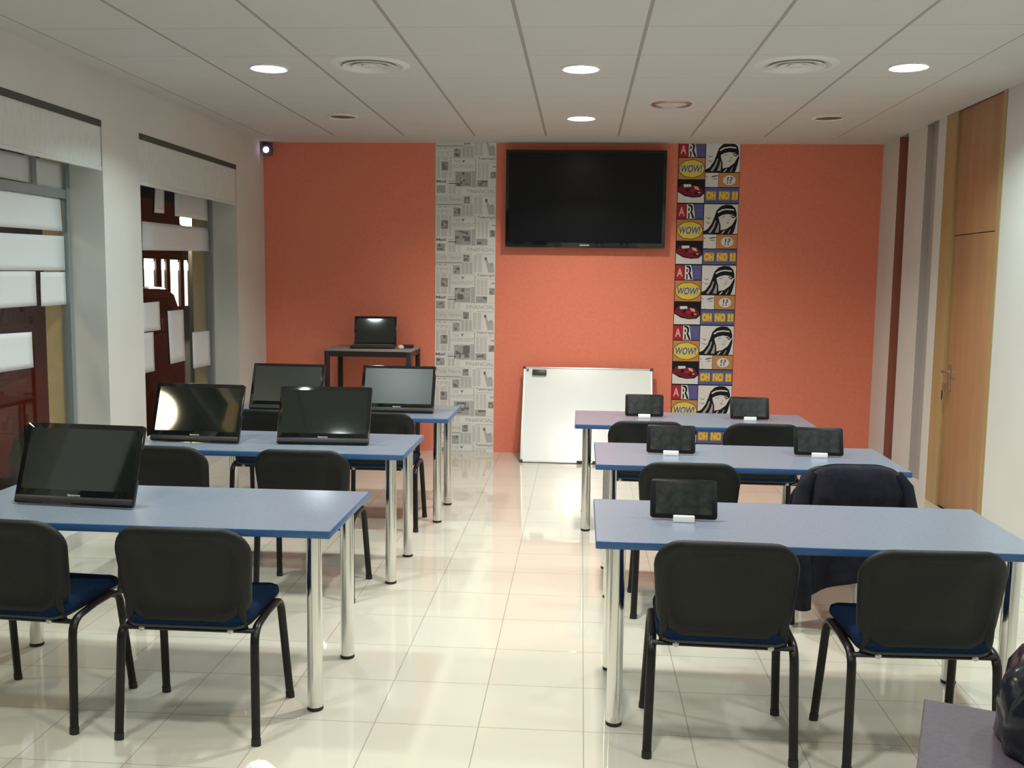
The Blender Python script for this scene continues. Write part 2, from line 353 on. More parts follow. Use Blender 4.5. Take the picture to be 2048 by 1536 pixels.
def diffuser(x, y, label):
    t = thing('air_diffuser', label, 'vent', (x, y, H), 0, 'round air diffusers in the ceiling')
    MB().lathe([(0.0, 0.02), (0.20, 0.02)], 'ventdark').build('opening', t)
    MB().lathe([(0.192, 0.0), (0.20, -0.010), (0.235, -0.006), (0.245, 0.0)], 'lamptrim').build('outer_ring', t)
    for r in (0.15, 0.095):
        MB().lathe([(r-0.03, 0.012), (r+0.012, -0.016), (r+0.018, -0.014), (r-0.018, 0.014)], 'lamptrim').build('cone_ring', t)
    MB().lathe([(0.0, -0.014), (0.045, -0.012), (0.05, -0.006), (0.03, 0.01)], 'lamptrim').build('centre_disc', t)
diffuser(-1.31, 6.08, 'white round air diffuser in the ceiling between the left and middle lit downlights')
diffuser(1.244, 6.10, 'white round air diffuser in the ceiling between the middle and right lit downlights')
t = thing('ceiling_vent', 'pinkish round ring in the ceiling right of the downlight by the television', 'vent', (0.628, 7.415, H))  # round metal vent set in the ceiling
MB().lathe([(0.118, 0.0), (0.125, -0.012), (0.142, -0.010), (0.148, 0.0)], 'copper').build('ring', t)
MB().lathe([(0.0, -0.004), (0.06, -0.004), (0.118, 0.0)], 'ceilplain').build('grille', t)
t = thing('security_camera', 'small dark security camera with glowing lens, top left corner of the orange wall', 'camera', (-3.045, YB-0.03, 2.905))
MB().box(-0.045, 0.04, 0.005, 0.03, -0.05, 0.07, 'grey', 0.006).build('bracket', t)
MB().tube([(0, 0.02, 0.0), (0.002, -0.05, -0.004), (0.004, -0.075, -0.006)], 0.046, 'grey', 20).build('housing', t)
MB().lathe([(0.0, 0.012), (0.02, 0.009), (0.03, 0.0)], 'camlens', 20, Matrix.Translation((0.004, -0.075, -0.006)) @ Matrix.Rotation(PI/2, 4, 'X')).build('lens', t)

# ------------------------------------------------------------------ printed wallpapers
def ink(name, c): M[name] = mat(name, c, 0.6, spec=0.2)
for n, c in dict(ink_paper=(0.72, 0.72, 0.69), ink_sheet=(0.80, 0.80, 0.77), ink_pale=(0.50, 0.50, 0.49), ink_text=(0.42, 0.42, 0.41), ink_mid=(0.33, 0.33, 0.33), ink_dark=(0.19, 0.19, 0.19), ink_black=(0.012, 0.012, 0.016),
                 ink_white=(0.78, 0.76, 0.74), ink_red=(0.42, 0.03, 0.045), ink_pink=(0.80, 0.45, 0.40), ink_blue=(0.10, 0.13, 0.32), ink_magenta=(0.42, 0.05, 0.30), ink_yellow=(0.80, 0.62, 0.08),
                 ink_tan=(0.58, 0.27, 0.10), ink_slate=(0.12, 0.13, 0.17), ink_maroon=(0.20, 0.015, 0.03), ink_grey=(0.40, 0.38, 0.38)).items(): ink(n, c)
class Print:
    """flat printing on a wall strip: x to the right, z up, clipped to the strip"""
    def __init__(s, x0, x1, z0, z1, base, y=YB-0.004):
        s.mb = MB(); s.x0, s.x1, s.z0, s.z1, s.y = x0, x1, z0, z1, y
        s.mb.box(x0, x1, y, YB-0.0005, z0, z1, base)
    def poly(s, pts, m, layer=1):
        for ax, lim, sg in ((0, s.x0, 1), (0, s.x1, -1), (1, s.z0, 1), (1, s.z1, -1)):
            out = []
            for i in range(len(pts)):
                p, q = pts[i-1], pts[i]; a, b = (p[ax]-lim)*sg, (q[ax]-lim)*sg
                if (a < 0) != (b < 0): k = a/(a-b); out.append((p[0]+(q[0]-p[0])*k, p[1]+(q[1]-p[1])*k))
                if b >= 0: out.append(q)
            pts = out
            if len(pts) < 3: return
        s.mb.add([(x, s.y-0.0004*layer, z) for x, z in pts], [list(range(len(pts)))], m)
    def rect(s, a, b, c, d, m, layer=1): s.poly([(a, c), (b, c), (b, d), (a, d)], m, layer)
    def ell(s, cx, cz, rx, rz, m, layer=1, n=28, wob=0.0):
        s.poly([(cx+rx*(1+wob*math.cos(9*2*PI*k/n))*math.cos(2*PI*k/n), cz+rz*(1+wob*math.cos(9*2*PI*k/n))*math.sin(2*PI*k/n)) for k in range(n)], m, layer)
    def text(s, txt, a, b, c, d, m, layer=2, shear=0.0, bold=0.0):
        v, f, (x0, x1, y0, y1) = text_mesh(txt, 1.0, shear, bold)
        for fc in f: s.poly([(a+(v[i][0]-x0)/(x1-x0)*(b-a), c+(v[i][1]-y0)/(y1-y0)*(d-c)) for i in fc], m, layer)
# newspaper strip
NX0, NX1 = -1.417, -0.834
P = Print(NX0, NX1, 0.0, H, 'ink_paper')
u = (NX1-NX0)/548.0; vq = 0.5535/543.0
def newsblock(ztop):
    X = lambda x: NX0+(x-60)*u
    Z = lambda y: ztop-y*vq
    R = lambda a, b, c, d, m, l=1: P.rect(X(a), X(b), Z(d), Z(c), m, l)
    def lines(a, b, c, d, m='ink_pale', st=9, cols=1):
        w = (b-a)/cols
        for q in range(cols):
            y = c
            while y < d-3:
                R(a+q*w+2, a+(q+1)*w-5-random.random()*4, y, y+4.5, m, 2); y += st
    def photo(a, b, c, d, base='ink_mid', n=6):
        R(a, b, c, d, base, 2)
        for q in range(n):
            x = random.uniform(a, b-(b-a)*0.35); y = random.uniform(c, d-(d-c)*0.3); m = random.choice(('ink_dark', 'ink_text', 'ink_dark', 'ink_pale'))
            R(x, min(b, x+(b-a)*random.uniform(0.2, 0.45)), y, min(d, y+(d-c)*random.uniform(0.12, 0.35)), m, 3+q*0.5)
    R(295, 608, 0, 66, 'ink_sheet'); P.text('FINANCIAL', X(350), X(604), Z(52), Z(16), 'ink_text')
    R(400, 608, 66, 255, 'ink_sheet'); R(440, 600, 74, 79, 'ink_pale', 2); lines(408, 492, 88, 250, cols=2)
    P.poly([(X(515), Z(110)), (X(532), Z(108)), (X(535), Z(135)), (X(552), Z(165)), (X(585), Z(150)), (X(596), Z(180)), (X(600), Z(250)), (X(545), Z(250)), (X(530), Z(190)), (X(520), Z(140))], 'ink_pale', 2)
    R(512, 532, 106, 135, 'ink_dark', 3); P.ell(X(573), Z(172), 10*u, 14*vq, 'ink_text', 3)
    photo(318, 372, 84, 148)
    R(60, 308, 62, 172, 'ink_paper', 0.6); P.text('Daily News', X(72), X(300), Z(140), Z(86), 'ink_pale'); R(66, 300, 156, 164, 'ink_mid', 2)
    for x in (90, 140): R(x, x+22, 176, 184, 'ink_text', 2)
    R(60, 220, 194, 470, 'ink_sheet'); P.text('TIMES', X(74), X(210), Z(238), Z(206), 'ink_pale'); R(70, 214, 250, 253, 'ink_pale', 2)
    lines(70, 108, 262, 460); lines(112, 176, 262, 296); lines(112, 176, 396, 460); lines(180, 214, 262, 460); photo(112, 176, 304, 388)
    photo(224, 288, 186, 268, 'ink_text', 7); lines(300, 408, 160, 268, 'ink_pale', 7, 3)
    R(208, 420, 278, 388, 'ink_sheet', 1.3); P.text('THE', X(222), X(285), Z(318), Z(290), 'ink_pale'); P.text('INDEPENDENT', X(216), X(420), Z(366), Z(330), 'ink_pale')
    P.poly([(X(298), Z(284)), (X(312), Z(296)), (X(330), Z(284)), (X(316), Z(312)), (X(308), Z(312))], 'ink_dark', 3)
    photo(240, 384, 398, 532, 'ink_text', 16); R(390, 428, 280, 540, 'ink_pale', 0.4)
    R(430, 608, 250, 535, 'ink_sheet', 1.5); P.text('Telegraph', X(442), X(604), Z(296), Z(262), 'ink_mid', bold=0.02); R(442, 600, 308, 311, 'ink_text', 2)
    lines(440, 546, 322, 465, 'ink_pale', 9, 3); photo(556, 606, 396, 458, 'ink_mid', 8); photo(436, 536, 474, 536, 'ink_text', 8); R(574, 606, 345, 358, 'ink_text', 2)
    R(60, 165, 472, 610, 'ink_sheet'); P.text('Mail', X(68), X(156), Z(500), Z(474), 'ink_dark', bold=0.03); photo(70, 150, 524, 595, 'ink_text', 6)
    R(172, 258, 470, 610, 'ink_sheet'); P.text('NEWS', X(182), X(248), Z(494), Z(474), 'ink_mid'); R(178, 252, 502, 512, 'ink_dark', 2); lines(178, 252, 524, 600, 'ink_pale', 8, 2)
for k in range(-1, 6): newsblock(0.3487+0.5535*k)
tag(P.mb.build('wallpaper_strip'), 'grey newspaper print wallpaper strip down the orange wall left of the television', 'wallpaper')
# comic strip
PX0, PX1 = 0.885, 1.462
P = Print(PX0, PX1, 0.0, H, 'ink_black')
def comicblock(zt):
    S_ = (PX1-PX0)/575.0; V = 0.5735/560.0
    X = lambda x: PX0+x*S_
    Z = lambda y: zt-y*V
    R = lambda a, b, c, d, m, l=1: P.rect(X(a), X(b), Z(d), Z(c), m, l)
    G = lambda pts, m, l=2: P.poly([(X(x), Z(y)) for x, y in pts], m, l)
    # A R T
    R(5, 90, 4, 138, 'ink_red'); P.text('A', X(18), X(74), Z(110), Z(32), 'ink_pink', bold=0.03)
    R(94, 250, 4, 138, 'ink_blue'); G([(94, 4), (150, 4), (160, 40), (172, 138), (94, 138)], 'ink_white'); P.text('R', X(104), X(168), Z(134), Z(8), 'ink_black', 3, bold=0.035)
    P.text('R', X(98), X(146), Z(128), Z(22), 'ink_white', 4, bold=0.01)
    P.text('T', X(196), X(232), Z(112), Z(50), 'ink_magenta', 3, bold=0.03)
    # WOW!
    R(5, 250, 146, 338, 'ink_tan'); P.ell(X(128), Z(243), 122*S_, 82*V, 'ink_black', 2, 54, 0.02); P.ell(X(128), Z(243), 117*S_, 77*V, 'ink_yellow', 3, 54, 0.02)
    P.text('WOW!', X(28), X(228), Z(282), Z(204), 'ink_white', 4, 0.2, 0.07); P.text('WOW!', X(28), X(226), Z(278), Z(208), 'ink_slate', 5, 0.2, 0.03)
    # red car
    R(5, 250, 346, 552, 'ink_white')
    G([(5, 346), (250, 346), (250, 470), (215, 500), (140, 505), (70, 492), (5, 455)], 'ink_black')
    G([(5, 430), (30, 395), (80, 382), (150, 396), (200, 400), (238, 440), (240, 470), (200, 494), (120, 494), (50, 470), (5, 448)], 'ink_maroon', 3)
    G([(55, 385), (125, 383), (130, 405), (62, 412)], 'ink_white', 4); G([(150, 400), (190, 405), (205, 438), (165, 428)], 'ink_pink', 4)
    G([(120, 430), (150, 425), (160, 445), (128, 455)], 'ink_red', 4); G([(90, 420), (115, 418), (108, 446), (84, 450)], 'ink_black', 4); G([(160, 455), (220, 450), (226, 470), (170, 478)], 'ink_black', 4)
    G([(190, 455), (215, 452), (218, 462), (194, 466)], 'ink_pink', 5)
    # woman with dark hair and a headband
    R(256, 572, 4, 272, 'ink_white')
    G([(256, 250), (292, 232), (330, 180), (352, 120), (372, 60), (410, 22), (455, 6), (510, 10), (545, 40), (558, 80), (560, 110), (540, 125), (536, 100), (470, 92), (420, 104), (392, 120), (398, 150), (412, 190), (414, 240), (408, 272), (256, 272)], 'ink_black', 2)
    G([(382, 72), (420, 50), (470, 42), (530, 48), (536, 60), (470, 54), (425, 62), (388, 84)], 'ink_white', 3)
    G([(300, 262), (340, 205), (362, 150), (372, 152), (355, 215), (322, 268)], 'ink_grey', 3); G([(362, 262), (384, 205), (392, 170), (400, 200), (396, 262)], 'ink_grey', 3)
    G([(414, 240), (470, 228), (520, 190), (545, 145), (560, 110), (563, 150), (552, 200), (540, 245), (528, 272), (408, 272)], 'ink_black', 3)
    G([(420, 272), (450, 240), (455, 246), (432, 272)], 'ink_white', 4); G([(480, 268), (505, 228), (511, 232), (492, 270)], 'ink_grey', 4)
    G([(500, 108), (545, 96), (548, 104), (505, 116)], 'ink_black', 3); G([(512, 122), (540, 116), (542, 126), (516, 130)], 'ink_black', 3); G([(420, 122), (452, 112), (456, 119), (424, 130)], 'ink_grey', 3)
    P.ell(X(478), Z(172), 15*S_, 6*V, 'ink_grey', 4); G([(488, 130), (496, 152), (484, 156)], 'ink_grey', 3)
    for y in (118, 160): G([(262, y), (300, y+14), (330, y+8), (300, y+20)], 'ink_black', 3)
    # brow and eye, exclamation
    R(256, 378, 280, 408, 'ink_white'); G([(258, 300), (285, 318), (262, 322)], 'ink_grey'); G([(310, 312), (345, 302), (372, 300), (374, 308), (345, 316), (316, 322)], 'ink_slate')
    G([(322, 332), (356, 326), (372, 334), (350, 340), (326, 340)], 'ink_grey'); G([(256, 330), (284, 345), (280, 380), (300, 408), (256, 408)], 'ink_grey')
    G([(262, 335), (282, 348), (278, 380), (295, 404), (262, 404)], 'ink_white', 3)
    R(382, 572, 280, 408, 'ink_tan'); P.ell(X(480), Z(346), 58*S_, 44*V, 'ink_white', 2)
    P.text('!?', X(454), X(510), Z(376), Z(314), 'ink_slate', 3, 0.1, 0.02)
    # OH NO !!
    R(256, 572, 416, 554, 'ink_blue')
    for (a, b), w in (((268, 362), 'OH'), ((386, 490), 'NO'), ((506, 566), '!!')):
        R(a, b, 444, 526, 'ink_tan', 2); P.text(w, X(a+3), X(b-3), Z(520), Z(450), 'ink_yellow', 3, bold=0.05)
for k in range(-3, 4): comicblock(1.279+0.5735*k)
tag(P.mb.build('wallpaper_strip'), 'colourful comic print wallpaper strip down the orange wall right of the television', 'wallpaper')

# ------------------------------------------------------------------ television and whiteboard
t = thing('television', 'large black flat television mounted high on the middle of the orange wall', 'television', (0.02, 9.42, 2.0))
w2 = 0.7525
fm = MB().box(-w2, w2, 0.0, 0.055, 0.0, 0.907, 'gloss', 0.006)
fm.build('casing', t)
MB().box(-w2+0.03, w2-0.03, -0.0015, 0.004, 0.045, 0.877, 'tvscreen').build('screen', t)
MB().box(-0.045, 0.045, -0.003, 0.002, 0.018, 0.028, 'logo').build('badge', t)['label'] = 'small silver badge'
MB().box(-0.3, 0.3, 0.05, 0.11, 0.25, 0.65, 'black').build('wall_mount', t)
a = math.atan2(0.869, 9.455-9.02)
t = thing('whiteboard', 'white marker board standing on the floor and leaning against the orange wall', 'whiteboard', (0.077, 9.02, 0.0))
BT = Matrix.Rotation(a, 4, 'X'); BH = 0.965; bw = 0.618     # local XY plane = board face, -Z... turned upright
def brd(x0, x1, y0, y1, z0, z1, m, name, par=t, bev=0.0): return MB().box(x0, x1, y0, y1, z0, z1, m, bev, BT).build(name, par)
brd(-bw+0.012, bw-0.012, 0.012, BH-0.012, -0.012, 0.0, 'board', 'panel')
f = MB()
for q in ((-bw, -bw+0.016, 0.006, BH-0.006), (bw-0.016, bw, 0.006, BH-0.006), (-bw, bw, 0.006, 0.022), (-bw, bw, BH-0.022, BH-0.006)): f.box(q[0], q[1], q[2], q[3], -0.015, 0.005, 'boardframe', 0.002, BT)
f.build('frame', t)
for sx in (-1, 1):
    for y0 in (0.002, BH-0.03): brd(sx*(bw-0.011)-0.016, sx*(bw-0.011)+0.016, y0, y0+0.028, -0.018, 0.008, 'black', 'corner_cap', t, 0.004)
for x in (-0.06, 0.085): brd(x-0.03, x+0.03, 0.006, 0.024, 0.004, 0.03, 'black', 'tray_bracket', t, 0.004)
brd(-bw+0.03, -bw+0.052, BH-0.055, BH-0.03, 0.0, 0.004, 'grey', 'maker_plate', t)
er = thing('board_eraser', 'grey felt eraser stuck to the top left of the whiteboard', 'eraser', (0.077, 9.018, 0.001))
MB().box(-0.53, -0.395, BH-0.095, BH-0.042, 0.0, 0.018, 'grey', 0.004, BT).build('felt', er)
MB().box(-0.53, -0.395, BH-0.092, BH-0.045, 0.018, 0.034, 'black', 0.004, BT).build('grip', er)

# ------------------------------------------------------------------ desks
TW, TD = 1.618, 0.708
def make_table(name, label, cat, top='laminate', edge='edge', group='blue tables of the classroom', w=TW, d=TD, loc=(0, 0, 0), rz=0.0):
    t = thing(name, label, cat, loc, rz, group)
    tt = MB().box(0, w, 0, d, TZ-0.028, TZ, edge, 0.0025)
    tp = tt.build('tabletop', t)
    MB().box(0.0035, w-0.0035, 0.0035, d-0.0035, TZ-0.002, TZ+0.0006, top).build('laminate_surface', tp)
    MB().box(0.004, w-0.004, 0.004, d-0.004, TZ-0.0295, TZ-0.0275, top).build('underside', tp)
    for x in (0.085, w-0.085):
        for y in (0.085, d-0.085):
            l = MB().lathe([(0.03, 0.014), (0.03, TZ-0.034), (0.045, TZ-0.033), (0.045, TZ-0.028)], 'chrome', 28, cap0=True, cap1=True).build('leg', t, (x, y, 0))
            MB().lathe([(0.026, 0.0), (0.031, 0.003), (0.031, 0.014), (0.029, 0.016)], 'rubber', 28, cap0=True, cap1=True).build('foot', l)
    return t
TAB = {'R1': (0.072, 3.569), 'R2': (0.093, 5.096), 'R3': (-0.026, 6.507), 'L1': (-2.549, 3.588), 'L2': (-2.563, 5.215), 'L3': (-2.508, 6.616)}
TL = {'R1': 'blue table with chrome legs holding one tablet, nearest table on the right', 'R2': 'blue table with two tablets, middle table of the right row',
      'R3': 'blue table with two tablets, farthest right table, in front of the whiteboard', 'L1': 'blue table with one big monitor, nearest table on the left',
      'L2': 'blue table with two big monitors, middle table of the left row', 'L3': 'blue table with two big monitors, farthest left table, in front of the tall table'}
t0 = make_table('classroom_table', TL['R1'], 'table', loc=(*TAB['R1'], 0))
for k in ('R2', 'R3', 'L1', 'L2', 'L3'): dup(t0, (*TAB[k], 0), 0.0, TL[k])
# purple grey desk in the near right corner, turned
ang = math.radians(-20.8)
ex = Vector((math.cos(ang), math.sin(ang), 0)); ey = Vector((-math.sin(ang), math.cos(ang), 0))
cnr = Vector((0.816, 2.267, 0)); dd = 0.72
dk = make_table('desk', 'purple grey desk corner cut off by the bottom right of the picture', 'desk', 'laminate2', 'laminate2', None, 1.5, dd, tuple(cnr-ey*dd), ang)

# ------------------------------------------------------------------ chairs
def bend(pts, r, n=5):
    """polyline with its inner corners rounded"""
    pts = [Vector(p) for p in pts]; out = [pts[0]]
    for i in range(1, len(pts)-1):
        a, b, c = pts[i-1], pts[i], pts[i+1]; p = b+(a-b).normalized()*r; q = b+(c-b).normalized()*r
        for k in range(n+1): s = k/n; out.append(p*(1-s)**2+b*2*s*(1-s)+q*s*s)
    return out+[pts[-1]]
def chair_outline(sc=1.0):
    pts = []
    base = rrect(0.50, 0.355, (0.075, 0.075, 0.10, 0.10), 8)
    for x, z in base:
        k = min(1.0, max(0.0, (z+0.1775)/0.20)); x *= 0.88+0.12*math.sin(k*PI/2)
        if z > 0: z += 0.010*(1-(x/0.25)**2)
        else: z -= 0.018*(1-(x/0.22)**2)
        pts.append((x*sc, z*sc))
    return pts
def back_pos(x, z, off):
    zz = 0.632+z
    y = -0.205-0.075*(zz-0.45)/0.36+0.055*(x/0.25)**2+off
    return (x, y, zz)
def make_chair(label, loc, rz, group):
    t = thing('stacking_chair', label, 'chair', loc, rz, group)
    # back shell with a raised rim and a set-in middle
    rings = [(1.0, 0.010), (1.0, -0.004), (0.975, -0.013), (0.90, -0.015), (0.80, -0.015), (0.785, -0.011), (0.5, -0.011), (0.2, -0.011), (0.02, -0.011)]
    rows_ = [[back_pos(x, z, o) for x, z in chair_outline(s)] for s, o in rings]
    sh = MB().grid(rows_, 'shell', closed_u=True); n = len(rows_[0]); sh.f.append([(len(rows_)-1)*n+k for k in range(n)]); sh.m.append(0); sh.sm.append(True)
    bk = sh.build('backrest', t, recalc=False, sharp=60)
    rings = [(0.985, 0.008), (0.985, 0.018), (0.95, 0.034), (0.85, 0.042), (0.5, 0.044), (0.02, 0.044)]
    rows_ = [[back_pos(x, z, o) for x, z in chair_outline(s)] for s, o in rings]
    pd = MB().grid(rows_, 'navy', closed_u=True); pd.f.append([(len(rows_)-1)*n+k for k in range(n)][::-1]); pd.m.append(0); pd.sm.append(True)
    pd.build('back_cushion', bk, sharp=60)
    # seat cushion
    ol = rrect(0.47, 0.43, (0.06, 0.06, 0.08, 0.08), 7)
    prof = [(0.90, 0.434), (0.975, 0.437), (1.0, 0.450), (1.0, 0.462), (0.98, 0.476), (0.92, 0.484), (0.6, 0.486), (0.3, 0.484), (0.02, 0.483)]
    def sp(x, y, s, z): return (x*s, 0.012+y*s, z-0.016*max(0.0, (y*s-0.12)/0.095)**2-0.010*max(0.0, (-y*s-0.14)/0.075)**2+0.008*(x*s/0.235)**2)
    rows_ = [[sp(x, y, s, z) for x, y in ol] for s, z in prof]
    st = MB().grid(rows_, 'navy', closed_u=True); n2 = len(ol); st.f.append([(len(rows_)-1)*n2+k for k in range(n2)]); st.m.append(0); st.sm.append(True)
    seat = st.build('seat', t, sharp=60)
    rows_ = [[sp(x, y, s, z) for x, y in ol] for s, z in ((0.99, 0.447), (0.985, 0.434), (0.92, 0.426), (0.3, 0.424), (0.02, 0.424))]
    pn = MB().grid([r[::-1] for r in rows_], 'black', closed_u=True); pn.build('seat_pan', seat, sharp=60)
    # frame: two bent legs on each side
    for sx in (-1, 1):
        rear = bend([(sx*0.257, -0.205, 0.006), (sx*0.248, -0.178, 0.425), (sx*0.242, -0.02, 0.436)], 0.06)
        front = bend([(sx*0.258, 0.215, 0.006), (sx*0.240, 0.155, 0.437), (sx*0.242, -0.02, 0.436)], 0.06)
        for pts in (rear, front):
            l = MB().tube(pts, 0.0165, 'tube', 14, 0.0115, ref=(1, 0, 0) if pts is rear else (1, 0, 0)).build('leg', t)
            d = (pts[1]-pts[0]).normalized()
            MB().tube([pts[0]-d*0.006, pts[0]+d*0.02], 0.0180, 'rubber', 14, 0.0135, ref=(1, 0, 0)).build('foot_cap', l)
    for y, z in ((-0.172, 0.418), (0.12, 0.424)):
        MB().tube([(-0.246, y, z), (0.246, y, z)], 0.011, 'tube', 10, 0.009).build('crossbar', t)
    for sx in (-1, 1):
        MB().tube(bend([(sx*0.208, -0.165, 0.418), (sx*0.208, -0.192, 0.47), (sx*0.208, -0.205, 0.62)], 0.03), 0.016, 'shell', 10, 0.007, ref=(1, 0, 0)).build('back_support', t)
        MB().lathe([(0.011, 0.0), (0.011, 0.012), (0.006, 0.016)], 'steel', 12, Matrix.Translation((sx*0.165, -0.185, 0.424)) @ Matrix.Rotation(PI/2, 4, 'X'), True, True).build('bolt', t)
    return t
GC = 'black and navy stacking chairs at the blue tables'
CH = [(-1.405, 3.557, 0, 'black backed navy chair at the nearest left table, the one beside the aisle'),
      (-2.088, 3.600, -4, 'black backed navy chair at the nearest left table, cut off by the left edge'),
      (0.530, 3.590, -2, 'black backed navy chair at the nearest right table, the one beside the aisle'),
      (1.205, 3.560, 2, 'black backed navy chair at the nearest right table, beside the purple grey desk'),
      (-1.425, 5.145, 0, 'black backed navy chair at the middle left table, the one beside the aisle'),
      (-2.165, 5.160, -3, 'black backed navy chair at the middle left table, partly behind the nearest monitor'),
      (-1.338, 6.610, 1, 'black backed navy chair at the farthest left table, the one beside the aisle'),
      (-2.085, 6.610, -2, 'black backed navy chair at the farthest left table, seen between two monitors'),
      (0.556, 5.060, -1, 'black backed navy chair at the middle right table, behind the nearest tablet'),
      (1.330, 5.075, 2, 'navy chair at the middle right table with a dark jacket over its back'),
      (0.437, 6.465, 0, 'black backed navy chair at the farthest right table, beside the whiteboard'),
      (1.168, 6.465, -1, 'black backed navy chair at the farthest right table, in front of the comic wallpaper')]
c0 = make_chair(CH[0][3], (CH[0][0], CH[0][1], 0), 0, GC)
for x, y, r, lab in CH[1:]: dup(c0, (x, y, 0), math.radians(r), lab)
# dark jacket over the chair of the middle right table
def jacket():
    rows_ = []; nu = 72; nr = 22
    for j in range(nr):
        s = j/(nr-1.0); row = []
        for k in range(nu):
            a = 2*PI*k/nu; ca, sa = math.cos(a), math.sin(a)      # sa < 0 = rear side
            hem = 0.06+0.30*max(0.0, min(1.0, (ca*0.5+0.62)))
            if sa > 0.05: hem = 0.50
            wx = abs(ca)**0.55*(1 if ca > 0 else -1); wy = abs(sa)**0.75*(1 if sa > 0 else -1)
            g = min(1.0, s*3.0)
            rx = 0.246+0.030*g+0.012*s; ry = 0.012+0.085*min(1.0, s*3.5)**0.6
            fold = (0.010*math.sin(9*a+2.2*s)+0.007*math.sin(17*a-3*s+1))*min(1.0, s*2.5)
            x = wx*(rx+fold)
            ztop = 0.832-0.115*abs(wx)**4.5
            z = ztop+(hem-ztop)*s**1.15
            lean = -0.205-0.075*(max(0.45, min(z, 0.82))-0.45)/0.36
            row.append((x-0.01*s, lean+0.035*wx*wx*(1-s)+wy*(ry+fold)+0.004, z))
        rows_.append(row)
    return MB().grid(rows_, 'jacket', closed_u=True)
jk = thing('jacket', 'dark navy jacket draped over the back of a chair at the middle right table', 'jacket', (1.330, 5.062, 0), math.radians(2))
body = jacket().build('body', jk, sharp=80)
md = body.modifiers.new('cloth', 'SOLIDIFY'); md.thickness = 0.006; md.offset = 1
for sg, pts, rr in ((-1, [(-0.20, -0.265, 0.785), (-0.245, -0.275, 0.72), (-0.262, -0.285, 0.62), (-0.258, -0.305, 0.45), (-0.245, -0.31, 0.30), (-0.235, -0.305, 0.12)], [0.025, 0.036, 0.042, 0.046, 0.046, 0.042]),
                    (1, [(0.20, -0.265, 0.785), (0.243, -0.275, 0.72), (0.258, -0.285, 0.62), (0.256, -0.29, 0.50)], [0.025, 0.036, 0.042, 0.042])):
    MB().tube(pts, rr, 'jacket', 16).build('sleeve', jk, sharp=80)

# ------------------------------------------------------------------ monitors
def make_monitor(label, loc, rz, tilt, scr='screen'):
    t = thing('monitor', label, 'monitor', loc, rz, 'big black monitors on the left tables')
    return fill_monitor(t, tilt, scr)
def fill_monitor(t, tilt, scr='screen'):
    T = Matrix.Rotation(PI/2-math.radians(tilt), 4, 'X')           # local XY = face, +Z toward the viewer
    w, h = 0.266, 0.342
    MB().prism(rrect(2*w, h, 0.012, 4, 0, h/2), 0.020, 'gloss', T @ Matrix.Translation((0, 0, -0.020)), True, 0.002).build('casing', t, sharp=30)
    MB().box(-w+0.022, w-0.022, 0.062, h-0.022, 0.0, 0.0006, scr, 0, T).build('screen', t)
    ch = MB().box(-w+0.004, w-0.004, 0.008, 0.034, 0.0, 0.0035, 'black', 0.0012, T); ch.build('chin_bar', t)
    lg = MB(); add_text(lg, 'lenovo', -0.028, 0.028, 0.036, 0.046, 'logo', T, 0.0012, bold=0.02); lg.build('badge', t)['label'] = 'small silver lettering under the screen'
    yb = h*0.72
    k = MB()
    p = T @ Vector((0, yb, -0.02)); q = Vector((0, p.y+0.10, 0.003))
    for sx in (-0.11, 0.11): k.tube([(sx, p.y, p.z), (sx, q.y, q.z)], 0.006, 'black', 8)
    k.tube([(-0.11, q.y, q.z+0.003), (0.11, q.y, q.z+0.003)], 0.006, 'black', 8)
    k.build('kickstand', t)
    return t
MZ = TZ+0.0082
MON = [(-2.078, 3.851, -4.5, 20, 'big black monitor on the nearest left table'),
       (-2.200, 5.436, -3.0, 20, 'big black monitor on the middle left table, nearer the windows'),
       (-1.459, 5.466, 2.5, 22.8, 'big black monitor on the middle left table, nearer the aisle'),
       (-2.101, 6.850, -2.4, 21, 'big black monitor on the farthest left table, nearer the windows'),
       (-1.292, 6.849, -1.0, 20.6, 'big black monitor on the farthest left table, its screen shining pale, nearer the aisle')]
for i, (x, y, r, tl, lab) in enumerate(MON): make_monitor(lab, (x, y, MZ), math.radians(r), tl, 'mattescreen' if i > 2 else 'screen')

